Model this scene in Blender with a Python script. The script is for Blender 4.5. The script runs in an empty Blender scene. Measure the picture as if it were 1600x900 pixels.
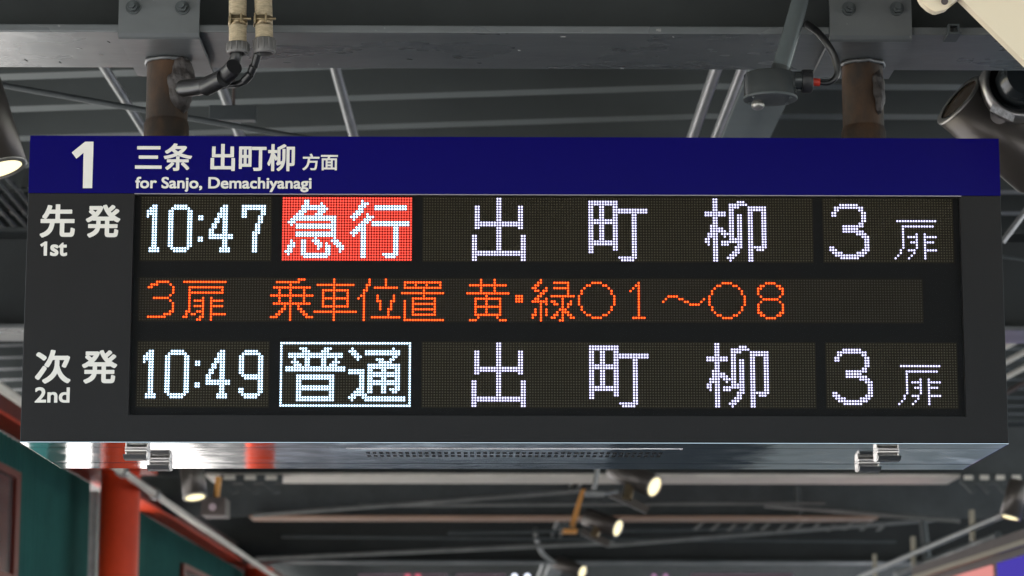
import bpy, bmesh, math, random
from mathutils import Vector, Matrix
random.seed(7)
sc = bpy.context.scene
C = sc.collection

# ---------------------------------------------------------------- camera
ZB = 2.25                                   # height of the board's lower edge
CAM = Vector((1.0053, -5.5798, ZB - 0.6345))
YAW, PITCH, ROLL, F = 0.0115, 0.1730, 0.0005, 4020.8
_f = Vector((math.sin(YAW)*math.cos(PITCH), math.cos(YAW)*math.cos(PITCH), math.sin(PITCH)))
_r = Vector((math.cos(YAW), -math.sin(YAW), 0))
_u = _r.cross(_f)
_r, _u = (math.cos(ROLL)*_r + math.sin(ROLL)*_u), (-math.sin(ROLL)*_r + math.cos(ROLL)*_u)
cd = bpy.data.cameras.new('camera')
cam = bpy.data.objects.new('camera', cd); C.objects.link(cam)
M = Matrix((_r, _u, -_f)).transposed().to_4x4(); M.translation = CAM
cam.matrix_world = M
cd.sensor_width = 36; cd.lens = F*36/1600
cd.clip_start = 0.1; cd.clip_end = 500
cd.dof.use_dof = True; cd.dof.focus_distance = 5.62; cd.dof.aperture_fstop = 6.3
sc.camera = cam
# ---------------------------------------------------------------- daylight
SUN_EL, SUN_AZ = 52, -100                    # degrees; azimuth from +Y clockwise
w = bpy.data.worlds.new('World'); sc.world = w; w.use_nodes = True
nt = w.node_tree; nt.nodes.clear()
sky = nt.nodes.new('ShaderNodeTexSky'); sky.sky_type = 'NISHITA'; sky.sun_disc = False
sky.sun_elevation = math.radians(SUN_EL); sky.sun_rotation = math.radians(SUN_AZ)
bg = nt.nodes.new('ShaderNodeBackground'); bg.inputs[1].default_value = 0.15
wo = nt.nodes.new('ShaderNodeOutputWorld')
nt.links.new(sky.outputs[0], bg.inputs[0]); nt.links.new(bg.outputs[0], wo.inputs[0])
sl = bpy.data.lights.new('sun', 'SUN'); sl.energy = 5; sl.angle = math.radians(0.5); sl.color = (1, .95, .88)
so = bpy.data.objects.new('sun', sl); C.objects.link(so)
_a, _e = math.radians(SUN_AZ), math.radians(SUN_EL)
so.rotation_euler = Vector((math.sin(_a)*math.cos(_e), math.cos(_a)*math.cos(_e), math.sin(_e))).to_track_quat('Z', 'Y').to_euler()
vs = sc.view_settings
sc.display_settings.display_device = 'sRGB'
vs.view_transform = 'Standard'; vs.look = 'None'; vs.gamma = 1; vs.use_curve_mapping = False
vs.exposure = 1.9
sc.render.engine = 'CYCLES'
sc.cycles.use_denoising = True
sc.cycles.max_bounces = 8; sc.cycles.diffuse_bounces = 4; sc.cycles.glossy_bounces = 4
sc.cycles.sample_clamp_indirect = 6; sc.cycles.caustics_reflective = False; sc.cycles.caustics_refractive = False
sc.render.filter_size = 1.1 if hasattr(sc.render, 'filter_size') else 1.5
sc.cycles.pixel_filter_type = 'BLACKMAN_HARRIS'; sc.cycles.filter_width = 1.5

# ---------------------------------------------------------------- helpers
def ray(px, py): return _f*F + _r*(px-800) - _u*(py-450)
def P(px, py, Y):
    d = ray(px, py); return CAM + d*((Y-CAM.y)/d.y)
def PZ(px, py, Z):
    d = ray(px, py); return CAM + d*((Z-CAM.z)/d.z)
def PX(px, py, X):
    d = ray(px, py); return CAM + d*((X-CAM.x)/d.x)
def S(Y): return (Y-CAM.y)/F                 # metres per photo pixel at depth Y

def node_mat(name): 
    m = bpy.data.materials.new(name); m.use_nodes = True
    n = m.node_tree.nodes; return m, n, m.node_tree.links, n['Principled BSDF']
def mat(name, col, rough=.5, metal=0, noise=0, nscale=20, bump=0, bscale=60, emit=0, coat=0, spec=.5, col2=None, stretch=None, rvar=0):
    m, n, l, b = node_mat(name)
    b.inputs['Base Color'].default_value = (*col, 1); b.inputs['Roughness'].default_value = rough
    b.inputs['Metallic'].default_value = metal; b.inputs['Specular IOR Level'].default_value = spec
    b.inputs['Coat Weight'].default_value = coat
    if emit:
        b.inputs['Emission Color'].default_value = (*col, 1); b.inputs['Emission Strength'].default_value = emit
    if noise or bump or rvar:
        tc = n.new('ShaderNodeTexCoord'); mp = n.new('ShaderNodeMapping'); l.new(tc.outputs['Object'], mp.inputs[0])
        if stretch: mp.inputs['Scale'].default_value = stretch
    if noise:
        t = n.new('ShaderNodeTexNoise'); t.inputs['Scale'].default_value = nscale; t.inputs['Detail'].default_value = 6; t.inputs['Roughness'].default_value = .65
        l.new(mp.outputs[0], t.inputs[0])
        r = n.new('ShaderNodeValToRGB'); l.new(t.outputs[0], r.inputs[0])
        c2 = col2 or tuple(c*(1-noise) for c in col)
        r.color_ramp.elements[0].position = .38; r.color_ramp.elements[0].color = (*c2, 1)
        r.color_ramp.elements[1].position = .62; r.color_ramp.elements[1].color = (*col, 1)
        l.new(r.outputs[0], b.inputs['Base Color'])
    if rvar:
        t3 = n.new('ShaderNodeTexNoise'); t3.inputs['Scale'].default_value = nscale*.6; t3.inputs['Detail'].default_value = 4; l.new(mp.outputs[0], t3.inputs[0])
        mr = n.new('ShaderNodeMapRange'); mr.inputs[3].default_value = max(0, rough-rvar); mr.inputs[4].default_value = rough+rvar
        mr.inputs[1].default_value = .3; mr.inputs[2].default_value = .7
        l.new(t3.outputs[0], mr.inputs[0]); l.new(mr.outputs[0], b.inputs['Roughness'])
    if bump:
        t2 = n.new('ShaderNodeTexNoise'); t2.inputs['Scale'].default_value = bscale; t2.inputs['Detail'].default_value = 5; l.new(mp.outputs[0], t2.inputs[0])
        bp = n.new('ShaderNodeBump'); bp.inputs['Strength'].default_value = bump; bp.inputs['Distance'].default_value = .01
        l.new(t2.outputs[0], bp.inputs['Height']); l.new(bp.outputs[0], b.inputs['Normal'])
    return m
def speck(m, col, scale=260, thr=.74):
    n, l = m.node_tree.nodes, m.node_tree.links; b = n['Principled BSDF']
    tc = n.new('ShaderNodeTexCoord'); t = n.new('ShaderNodeTexNoise'); t.inputs['Scale'].default_value = scale; t.inputs['Detail'].default_value = 2
    t2 = n.new('ShaderNodeTexNoise'); t2.inputs['Scale'].default_value = 3; t2.inputs['Detail'].default_value = 5
    l.new(tc.outputs['Object'], t.inputs[0]); l.new(tc.outputs['Object'], t2.inputs[0])
    mr = n.new('ShaderNodeMapRange'); mr.inputs[1].default_value = thr; mr.inputs[2].default_value = thr+.04; l.new(t.outputs[0], mr.inputs[0])
    mu = n.new('ShaderNodeMath'); mu.operation = 'MULTIPLY'; l.new(mr.outputs[0], mu.inputs[0]); l.new(t2.outputs[0], mu.inputs[1])
    mx = n.new('ShaderNodeMix'); mx.data_type = 'RGBA'; mx.inputs['B'].default_value = (*col, 1)
    src = b.inputs['Base Color'].links[0].from_socket; l.new(src, mx.inputs['A']); l.new(mu.outputs[0], mx.inputs['Factor']); l.new(mx.outputs['Result'], b.inputs['Base Color'])
def emis(name, col, strength):
    m, n, l, b = node_mat(name); n.remove(b)
    e = n.new('ShaderNodeEmission'); e.inputs[0].default_value = (*col, 1); e.inputs[1].default_value = strength
    l.new(e.outputs[0], n['Material Output'].inputs[0]); return m

def link(name, me, m, parent=None):
    if not isinstance(me, bpy.types.Mesh):
        me2 = bpy.data.meshes.new(name); bmesh.ops.recalc_face_normals(me, faces=me.faces); me.to_mesh(me2); me.free(); me = me2
    if m is not None and not len(me.materials):
        for q in (m if isinstance(m, (list, tuple)) else [m]): me.materials.append(q)
    o = bpy.data.objects.new(name, me); C.objects.link(o)
    if parent is not None:
        o.parent = parent; bpy.context.view_layer.update() if False else None
        o.matrix_parent_inverse = PINV[parent.name]
    return o
PINV = {}
def tag(o, label, cat, group=None):
    o['label'] = label; o['category'] = cat
    o['kind'] = 'thing'
    if group: o['group'] = group
    PINV[o.name] = o_matrix(o).inverted(); return o
def o_matrix(o): return Matrix.Translation(o.location) @ o.rotation_euler.to_matrix().to_4x4()
def thing(name, label, cat, loc=(0, 0, 0), group=None):
    o = bpy.data.objects.new(name, None); C.objects.link(o); o.location = loc; o.empty_display_size = .1
    return tag(o, label, cat, group)
def part(name, bm, m, parent, **k):
    o = link(name, bm, m)
    o.parent = parent
    # geometry is in world space: undo the whole chain
    inv = PINV[parent.name] if parent.name in PINV else Matrix.Identity(4)
    o.matrix_parent_inverse = inv
    PINV[o.name] = Matrix.Identity(4)      # children of a part (its own matrix is identity in world)
    for a, b in k.items(): o[a] = b
    return o
def struct(name, bm, m):
    o = link(name, bm, m); o['kind'] = 'structure'; PINV[o.name] = Matrix.Identity(4); return o

def box(bm, a, b, bev=0, mi=0):
    (x0, y0, z0), (x1, y1, z1) = a, b
    x0, x1 = sorted((x0, x1)); y0, y1 = sorted((y0, y1)); z0, z1 = sorted((z0, z1))
    v = [bm.verts.new(c) for c in ((x0,y0,z0),(x1,y0,z0),(x1,y1,z0),(x0,y1,z0),(x0,y0,z1),(x1,y0,z1),(x1,y1,z1),(x0,y1,z1))]
    fs = [bm.faces.new([v[i] for i in q]) for q in ((3,2,1,0),(4,5,6,7),(0,1,5,4),(1,2,6,5),(2,3,7,6),(3,0,4,7))]
    for f in fs: f.material_index = mi
    if bev:
        es = {e for f in fs for e in f.edges}
        bmesh.ops.bevel(bm, geom=list(es), offset=bev, segments=2, profile=.6, affect='EDGES')
    return v
def bxm(a, b, bev=0):
    bm = bmesh.new(); box(bm, a, b, bev); return bm
def frame_of(d):
    d = d.normalized(); a = Vector((0, 0, 1)) if abs(d.z) < .9 else Vector((1, 0, 0))
    x = d.cross(a).normalized(); return x, x.cross(d)
def lathe(bm, a, b, prof, seg=24, mi=0, smooth=True, caps=True):
    """prof: list of (t 0..1 along a->b, radius)"""
    a, b = Vector(a), Vector(b); d = b-a; x, y = frame_of(d); rings = []
    for t, r in prof:
        c = a + d*t
        rings.append([bm.verts.new(c + (x*math.cos(2*math.pi*i/seg) + y*math.sin(2*math.pi*i/seg))*r) for i in range(seg)])
    for p, q in zip(rings, rings[1:]):
        for i in range(seg):
            f = bm.faces.new((p[i], p[(i+1) % seg], q[(i+1) % seg], q[i])); f.smooth = smooth; f.material_index = mi
    if caps:
        for rg in (rings[0], rings[-1]):
            f = bm.faces.new(rg); f.material_index = mi
            for e in f.edges: e.smooth = False
    return rings
def cyl(bm, a, b, r, seg=20, r2=None, mi=0): return lathe(bm, a, b, [(0, r), (1, r if r2 is None else r2)], seg, mi)
def cylm(a, b, r, seg=20, r2=None):
    bm = bmesh.new(); cyl(bm, a, b, r, seg, r2); return bm
def smooth_path(pts, n=8):
    pts = [Vector(p) for p in pts]; P_ = [2*pts[0]-pts[1]] + pts + [2*pts[-1]-pts[-2]]; o = []
    for i in range(1, len(P_)-2):
        p0, p1, p2, p3 = P_[i-1:i+3]
        for k in range(n):
            t = k/n
            o.append(.5*((2*p1)+(p2-p0)*t+(2*p0-5*p1+4*p2-p3)*t*t+(3*p1-p0-3*p2+p3)*t**3))
    o.append(pts[-1]); return o
def tube(bm, pts, r, seg=12, n=8, mi=0):
    path = smooth_path(pts, n) if n > 1 else [Vector(p) for p in pts]
    rings = []; x = None
    for i, c in enumerate(path):
        d = (path[min(i+1, len(path)-1)]-path[max(i-1, 0)]).normalized()
        if x is None: x, _ = frame_of(d)
        x = (x - d*x.dot(d)).normalized(); y = x.cross(d)
        rr = r(i/(len(path)-1)) if callable(r) else r
        rings.append([bm.verts.new(c + (x*math.cos(2*math.pi*k/seg)+y*math.sin(2*math.pi*k/seg))*rr) for k in range(seg)])
    for p, q in zip(rings, rings[1:]):
        for i in range(seg):
            f = bm.faces.new((p[i], p[(i+1) % seg], q[(i+1) % seg], q[i])); f.smooth = True; f.material_index = mi
    for rg in (rings[0], rings[-1]): bm.faces.new(rg).material_index = mi
def prism(bm, poly, off, mi=0):
    """poly: points; off: extrusion vector"""
    a = [bm.verts.new(p) for p in poly]; b = [bm.verts.new(Vector(p)+Vector(off)) for p in poly]; n = len(a)
    bm.faces.new(a[::-1]).material_index = mi; bm.faces.new(b).material_index = mi
    for i in range(n): bm.faces.new((a[i], a[(i+1) % n], b[(i+1) % n], b[i])).material_index = mi

# ---------------------------------------------------------------- materials
STEEL = (.072, .083, .086)
m_steel = mat('steel paint', STEEL, .45, noise=.22, nscale=5, bump=.12, bscale=22, spec=.3, rvar=.12)
m_flange = mat('brushed steel paint', (.12, .13, .134), .3, noise=.15, nscale=4, bump=.09, bscale=14, spec=.75, stretch=(1, 1.6, 1.6), rvar=.08)
m_webshade = mat('shaded steel paint', (.036, .041, .042), .55, noise=.25, nscale=2, bump=.05, bscale=20, spec=.2)  # shade on the recessed web is put into this darker tone
m_gloss = mat('glossy dark steel paint', (.045, .05, .051), .24, noise=.15, nscale=6, bump=.04, bscale=30, spec=.6)
m_deck = mat('roof deck paint', (.066, .075, .073), .6, spec=.2, noise=.15, nscale=1.5)
m_decklip = mat('roof deck lip paint', (.15, .168, .166), .5, spec=.3, noise=.1, nscale=2)
m_galv = mat('galvanised conduit', (.33, .34, .34), .35, .5, noise=.2, nscale=12)
m_rust = mat('primer rust', (.075, .038, .018), .45, noise=.6, nscale=11, spec=.3, col2=(.022, .015, .011), rvar=.15, bump=.2, bscale=40, stretch=(1, 1, .5))
m_putty = mat('sealing putty', (.06, .052, .05), .6, noise=.5, nscale=30, bump=.9, bscale=40)
m_black = mat('black rubber', (.012, .012, .013), .35)
m_blackrough = mat('black plastic', (.02, .02, .022), .5, noise=.3, nscale=40)
m_cream = mat('cream hose', (.55, .46, .31), .6, noise=.35, nscale=60, bump=.2, bscale=100, stretch=(1, 1, 4))
m_brass = mat('tarnished brass', (.42, .33, .2), .4, .8, noise=.4, nscale=50)
m_nut = mat('grey plastic nut', (.14, .135, .13), .45, noise=.2, nscale=30)
m_housing = mat('charcoal paint', (.0185, .0175, .0175), .5, noise=.1, nscale=3, bump=.05, bscale=300, spec=.15)
m_blue = mat('blue film', (.005, .003, .112), .2, noise=.05, nscale=2, spec=.08)
m_text = mat('off white lettering', (.80, .765, .70), .5)
m_chrome = mat('polished stainless', (.80, .80, .80), .06, 1, bump=.04, bscale=4, rvar=.04, nscale=20)

m_chrome2 = mat('stainless latch', (.72, .70, .68), .38, 1)
m_darkgap = mat('dark gap', (.004, .004, .004), .8)
m_panel = mat('led panel resin', (.018, .0165, .013), spec=.2, rough=.6) if False else mat('led panel resin', (.020, .0165, .0105), .6, noise=.08, nscale=10, spec=.06)
m_recess = mat('recess black', (.0095, .0092, .009), .6, spec=.04)
m_ledoff = mat('unlit led', (.062, .052, .028), .4, spec=.3)
m_ledoff2 = mat('unlit colour led', (.034, .026, .019), .4, spec=.3)
m_white = emis('white led', (.70, .69, 1), .62)
m_white2 = emis('cool white led', (.60, .82, 1), 1.15)
m_red = emis('red led', (1, .075, .05), .62)
m_amber = emis('amber led', (1, .085, .012), 1.1)
m_halo = {'white led': emis('white led halo', (.55, .5, 1), .06), 'cool white led': emis('cool led halo', (.3, .6, 1), .15), 'amber led': emis('amber led halo', (1, .03, .003), .13), 'red led': emis('red led halo', (1, .035, .025), .14)}
m_lampface = emis('lamp lens', (1, .86, .5), .5)
m_spot = mat('dark bronze paint', (.085, .075, .068), .32, .4, noise=.1, nscale=6)
m_spotrim = mat('lamp rim', (.3, .29, .27), .35, .7)
m_redpaint = mat('vermilion paint', (.72, .06, .017), .45, noise=.15, nscale=4, spec=.2)
m_darkred = mat('dark red paint', (.16, .025, .015), .5, noise=.2, nscale=5, spec=.2)
m_teal = mat('teal sheet', (.036, .15, .138), .6, noise=.15, nscale=3, spec=.1)
m_brown = mat('dark brown steel', (.075, .055, .05), .5, noise=.2, nscale=5)
m_concrete = mat('concrete', (.55, .54, .52), .9, spec=.1, noise=.2, nscale=.8)
m_platform = mat('platform paving', (.055, .055, .055), .8, noise=.3, nscale=1.2, spec=.05)
m_pale = mat('added pale floor', (.62, .54, .43), .8, noise=.3, nscale=.8, spec=.05)
m_pinkpanel = emis('pink lit poster', (1, .38, .35), .21)
m_violet = emis('violet lit poster', (.07, .05, .40), .28)
m_magenta = emis('magenta print', (.7, .05, .35), .25)
m_orange = mat('orange paint', (.65, .3, .07), .5)
m_creamboard = mat('cream board', (.93, .81, .60), .6, noise=.04, nscale=1)
m_grey = mat('light grey paint', (.72, .69, .62), .5, noise=.15, nscale=6)
m_yellowtrim = mat('pale brass trim', (.34, .31, .235), .4)

speck(m_housing, (.09, .085, .08)); speck(m_blue, (.05, .045, .14), 200, .76); speck(m_flange, (.3, .3, .29), 70, .73); speck(m_steel, (.2, .2, .19), 120, .75)
m_rafter = mat('pale steel paint', (.19, .215, .215), .5, noise=.15, nscale=3)
m_brace = mat('worn grey paint', (.2, .21, .205), .5, noise=.3, nscale=5)
G={
'one_big':(2,3,"3:2,3;4:1-3;5:0-3;6:0-3;7:0,2,3;8-18:2,3;19,20:1-4"),
'zero_big':(10,3,"3:2-6;4:1-7;5-18:0,1,7,8;19:1-7;20:2-6"),
'colon_big':(21,7,"7,8:0,1;15,16:0,1"),
'four_big':(25,3,"3:5,6;4,5:4-6;6,7:3-6;8,9:2,3,5,6;10,11:1,2,5,6;12,13:0,1,5,6;14,15:0-8;16-18:5,6;19,20:4-7"),
'seven_big':(37,3,"3,4:0-8;5,6:0,1,7,8;7:0,1,6,7;8,9:6,7;10-12:5,6;13:4-6;14-20:4,5"),
'nine_big':(37,3,"3:2-6;4:1-7;5-10:0,1,7,8;11:0,1,7,8;12:1-8;13:2-8;14-16:7,8;17,18:0,1,7,8;19:1-7;20:2-6"),
'hurry':(0,0,"1:8,9;2:8,9,14;3:7-15;4:7-16;5:6-8,13-15;6:5-7,12-14;7:4-19;8:3-19;9:2-4,18,19;10:3,5-19;11:5-19;12:18,19;13:5-19;14:5-19;15:12,19;16:3,7,8,11-13,18-20;17:3,4,7,8,12-14,16,19-21;18:2-4,7,8,13,14,16,17,20-22;19:2,3,7,8,13,16,17,21,22;20:1-3,7,8,16,17,21;21:2,7-17;22:8-16"),
'go':(0,0,"1:29;2:29-31;3:28-30,34-45;4:28,29,34-45;5:27-29;6:26-28,31;7:25-27,31-33;8:26,30-32;9:29-31,33-46;10:28-30,33-46;11:27-30,41,42;12:26-30,41,42;13:25-27,29,30,41,42;14:26,29,30,41,42;15-20:29,30,41,42;21:29,30,37-42;22:29,30,38-41"),
'de':(18,0,"0-2:9,10;3-8:1,2,9,10,17,18;9,10:1-18;11:1,2,9,10,17,18;12,13:9,10;14-19:0,1,9,10,18,19;20,21:0-19;22,23:0,1,18,19"),
'machi':(61,0,"1,2:0-10;3:0,1,4,5,9,10;4,5:0,1,4,5,9-21;6,7:0,1,4,5,9,10,16,17;8,9:0-10,16,17;10-15:0,1,4,5,9,10,16,17;16,17:0-10,16,17;18,19:0,1,9,10,16,17;20:0,1,16,17;21:16,17;22:11-17;23:12-16"),
'yanagi':(104,0,"0:3,4;1:3,4,12-14;2:3,4,9-15;3:3,4,9-12,16-22;4:3,4,9,10,16-22;5:0-7,9,10,16,17,21,22;6:0-7,9,10,12,13,16,17,21,22;7-9:3,4,9,10,12,13,16,17,21,22;10:2-4,9,10,12,13,16,17,21,22;11:2-6,9,10,12,13,16,17,21,22;12:2-7,9,10,12,13,16,17,21,22;13:1-4,6-10,12,13,16,17,21,22;14:1-4,7,9,10,12,13,16,17,21,22;15:0,1,3,4,9-13,16,17,21,22;16:0,1,3,4,6-13,16,17,21,22;17:1,3,4,6-8,12,13,16,17,21,22;18:3,4,11-13,16-22;19:3,4,11,12,16,17,19-21;20:3,4,10-12,16,17;21:3,4,9-11,16,17;22:3,4,8-10,16,17;23:3,4,9,16,17"),
'three_big':(2,2,"2:4-10;3:2-12;4:2,3,11,12;5,6:1,2,12,13;7,8:12,13;9:11,12;10:5-12;11:5-10;12:5-12;13:10-13;14:12-14;15-17:13,14;18:0,1,13,14;19:0-2,12-14;20:1-4,10-13;21:2-12;22:4-10"),
'door_small':(26,8,"8:1-15;10:3-14;11,12:3;13:3,8,11;14:3,5-8,11-15;15:3,8,11;16:3,6-8,11-14;17,18:3,8,11;19:2,5-7,11-15;20:2,7,11;21:1,6,11;22:0,5,11"),
'frame_line':(0,0,"0:0-47;1-22:0,47;23:0-47"),
'fu':(0,0,"2:7-9,16-18;3:8-10,15-17;4,5:3-22;6:5,9,10,15,16,20;7:4-6,9,10,15,16,19-21;8:5-7,9,10,15,16,18-20;9,10:2-23;12,13:6-19;14,15:6,7,18,19;16,17:6-19;18,19:6,7,18,19;20,21:6-19"),
'tsu':(0,0,"2:26,41;3:25-27,31-43;4:26-28,31-43;5:27-29,41,42;6:28,35-37,40,41;7:36-40;8,9:32-43;10:25-30,32,33,37,38,42,43;11:25-30,32-43;12:29,30,32-43;13:29,30,32,33,37,38,42,43;14,15:29,30,32-43;16:29,30,32,33,37,38,42,43;17:28-30,32,33,37,38,40-43;18:27-30,32,33,37,38,41,42;19:26-31;20:25-27,30-45;21:26,31-45"),
'three_mid':(3,0,"1:3-7;2:1-3,8;3:0,1,9;4,5:9;6:8;7:2-7;8:8;9-11:9;12:8,9;13:6-8;14:0-6"),
'door_mid':(16,0,"1:0-15;3:2-14;4:2,14;5:2-14;6:2;7:2,7,10;8:2,4-7,10-14;9:2,7,10;10:2,4-7,10-14;11:2,7,10;12:1,2,5-7,10;13:1,3,4,7,10-15;14:0,1,6,7,10;15:5,6,10"),
'ride':(48,0,"0:10-12;1:2-10;2:7;3:1-14;4,5:3,7,12;6:0-15;7,8:3,7,12;9:1-14;10:5,7,10;11:4,5,7,10,11;12:3,4,7,11,12;13:2,3,7,12,13;14:0-2,7,13-15;15:7"),
'car':(64,0,"0,1:7;2:1-14;3:7;4:3-12;5,6:3,7,12;7:3-12;8,9:3,7,12;10:3-12;11:7;12:0-15;13-15:7"),
'place':(80,0,"0,1:4,10;2:3,4,10;3:3,6-14;4:2,3;5:2;6:1,2,7,13;7:0,2,7,13;8:2,7,8,12,13;9,10:2,8,12;11:2,8,11,12;12,13:2,11;14:2,5-15;15:2"),
'put':(96,0,"1:1-14;2:1,5,9,14;3:1-14;4:8;5:0-15;6:8;7:4-12;8:1,4,12;9:1,4-12;10:1,4,12;11:1,4-12;12:1,4,12;13:1,4-12;14:1;15:1-15"),
'yellow':(120,0,"0,1:5,10;2:1-14;3,4:5,10;5:0-15;6:7;7:3-12;8,9:3,7,12;10:3-12;11,12:3,7,12;13:3-12;14:4,11;15:1-3,12-14"),
'dot_mid':(138,0,"6-8:0-2"),
'green':(144,0,"0:3;1:2,3,8-13;2:1,2,13;3:0,1,5,8-13;4:1,2,4,5,13;5:3,4,13;6:2,3,7-15;7:1,2,5,11;8:0-5,7,8,11,14;9:3,5,8,9,11,13,14;10:3,11,13;11:1,3,5,10-12;12:1,3,5,9,11-13;13:0,1,3,5,8,9,11,13,14;14:0,3,7,8,11,14,15;15:3,10,11"),
'ring_mid':(161,0,"1:5-8;2:3,4,9,10;3:2,11;4,5:1,12;6-9:0,13;10,11:1,12;12:2,11;13:3,4,9,10;14:5-8"),
'one_mid':(180,0,"1:3;2:2,3;3:1,3;4:0,3;5-13:3;14:1-5"),
'wave':(192,0,"6:2-5;7:1,6,7,15;8:0,8,9,14;9:10-13"),
'eight_mid':(227,0,"1:3-6;2:1,2,7,8;3:0,1,8,9;4,5:0,9;6:1,8;7:2-7;8:1,8;9-11:0,9;12:0,1,8,9;13:1,2,7,8;14:3-6"),
}
# ---------------------------------------------------------------- ground
bm = bmesh.new(); v = [bm.verts.new(c) for c in ((-60,-60,-1.1),(60,-60,-1.1),(60,120,-1.1),(-60,120,-1.1))]; bm.faces.new(v)
struct('ground', bm, m_concrete)
struct('platform_floor', bxm((-1.9, -20, -1.09), (6.5, 60, 0)), m_platform)
struct('added_pale_patch', bxm((-1.2, 18.9, .004), (2.3, 21.6, .010)), mat('added mottled patch', (.55, .50, .45), .8, noise=.5, nscale=2.5, spec=.05))  # added pale patch, brightens the reflection in the polished underside
struct('added_white_strip', bxm((-.5, 19.45, .014), (1.35, 20.15, .018)), m_text)  # added white strip, gives the polished underside a bright streak to mirror
struct('added_pale_floor', bxm((3.9, 6, .004), (6.45, 40, .012)), m_pale)  # added light floor, so the underside mirrors paler towards this end
struct('paved_yard', bxm((-14, 2, -1.09), (-1.94, 60, -.02)), m_concrete)

# ---------------------------------------------------------------- departure board
W, H, D = 2.1542, .6815, .5437
pt = .006
board = thing('departure_board', 'wide charcoal train departure board with blue header and lit dot-matrix rows', 'departure board', (W/2, 0, ZB))
zh = P(800, 303.7, 0).z                                   # bottom of the blue header
wxl, wxr = P(205, 478, 0).x, P(1505, 480, 0).x; wzt = zh-.0015; wzb = P(800, 649.5, 0).z
# body shell: sides, top and back
bm = bmesh.new()
box(bm, (0, .012, ZB+.002), (.012, D, ZB+H)); box(bm, (W-.012, .012, ZB+.002), (W, D, ZB+H))
box(bm, (.0125, .012, ZB+H-.012), (W-.0125, D, ZB+H)); box(bm, (.0125, D-.012, ZB+.002), (W-.0125, D-.0005, ZB+H-.0125))
part('housing', bm, m_housing, board)
# front frame with the display opening
bm = bmesh.new(); th = .012
def fb(x0, z0, x1, z1): box(bm, (x0, 0, z0), (x1, th-.0005, z1))
fr_o = [(0, ZB), (W, ZB), (W, zh-.0005), (0, zh-.0005)]; fr_i = [(wxl, wzb), (wxr, wzb), (wxr, wzt), (wxl, wzt)]
rings = []
for y, pts2 in ((th-.0005, fr_o), (.0012, fr_o), (0, [(.0012, ZB+.0012), (W-.0012, ZB+.0012), (W-.0012, zh-.001), (.0012, zh-.001)]), (0, fr_i), (.014, fr_i)):
    rings.append([bm.verts.new((x, y, z)) for x, z in pts2])
for a, b in zip(rings, rings[1:]):
    for i in range(4): bm.faces.new((a[i], a[(i+1) % 4], b[(i+1) % 4], b[i]))
ff = part('front_frame', bm, m_housing, board)
bm = bxm((0, -.0006, zh), (W, th-.0005, ZB+H), .0006)
hp = part('header_panel', bm, m_blue, board)
part('display_recess', bxm((wxl-.004, .0145, wzb-.004), (wxr+.004, .018, wzt+.0009)), m_recess, board)
part('header_trim', bxm((P(210,303,0).x, -.001, zh-.0022), (P(1502,303,0).x, .0, zh-.0002)), mat('trim edge', (.3,.27,.3), .4), board)
# clear front pane: mostly passes light, a little surface gloss
m_pane, n, l, b = node_mat('clear pane'); n.remove(b)
tr = n.new('ShaderNodeBsdfTransparent'); gl = n.new('ShaderNodeBsdfGlossy'); gl.inputs['Roughness'].default_value = .22
mx = n.new('ShaderNodeMixShader'); fz = n.new('ShaderNodeFresnel'); fz.inputs[0].default_value = 1.08
l.new(fz.outputs[0], mx.inputs[0]); l.new(tr.outputs[0], mx.inputs[1]); l.new(gl.outputs[0], mx.inputs[2]); l.new(mx.outputs[0], n['Material Output'].inputs[0])
bm = bmesh.new(); bm.faces.new([bm.verts.new((x, .003, z)) for x, z in fr_i])
part('display_pane', bm, m_pane, board)

# ---- LED modules
YL = .0145
def rng(s):
    o = []
    for t in s.split(','):
        a, _, b = t.partition('-'); o += range(int(a), int(b or a)+1)
    return o
def cells(key):
    c0, _, s = G[key]; out = set()
    for p_ in s.split(';'):
        r, c = p_.split(':')
        for a in rng(r):
            for b in rng(c): out.add((a, b+c0))
    return out
def dots(cs, x0, z0, rad, prot, seg=8):
    vs, fs = [], []
    cir = [(math.cos(2*math.pi*(i+.5)/seg), math.sin(2*math.pi*(i+.5)/seg)) for i in range(seg)]
    for r, c in sorted(cs):
        cx, cz = x0+c*pt, z0-r*pt; n0 = len(vs)
        vs += [(cx+a*rad, YL-.0006, cz+b*rad) for a, b in cir]
        vs += [(cx+a*rad*.7, YL-.0006-prot, cz+b*rad*.7) for a, b in cir]
        fs += [(n0+i, n0+(i+1) % seg, n0+seg+(i+1) % seg, n0+seg+i) for i in range(seg)]
        fs.append(tuple(range(n0+seg, n0+2*seg)))
    me = bpy.data.meshes.new('dots'); me.from_pydata(vs, [], fs); return me
gx0 = .2514
rows = {'a': ZB+.5440, 'b': P(220.1, 435.8, .012).z, 'c': ZB+.2189}
RL, RO = .0021, .0016
def halo_rings(cs, x0, z0, seg=8):  # glowing rings that stand in for the haze round lit dots
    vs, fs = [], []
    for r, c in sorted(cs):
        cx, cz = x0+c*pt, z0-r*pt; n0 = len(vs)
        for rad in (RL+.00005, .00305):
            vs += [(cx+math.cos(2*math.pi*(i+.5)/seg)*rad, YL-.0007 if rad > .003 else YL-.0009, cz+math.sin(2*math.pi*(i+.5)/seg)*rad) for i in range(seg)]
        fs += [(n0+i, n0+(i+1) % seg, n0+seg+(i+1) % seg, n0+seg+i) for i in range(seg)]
    me = bpy.data.meshes.new('halo_rings'); me.from_pydata(vs, [], fs); return me
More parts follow.
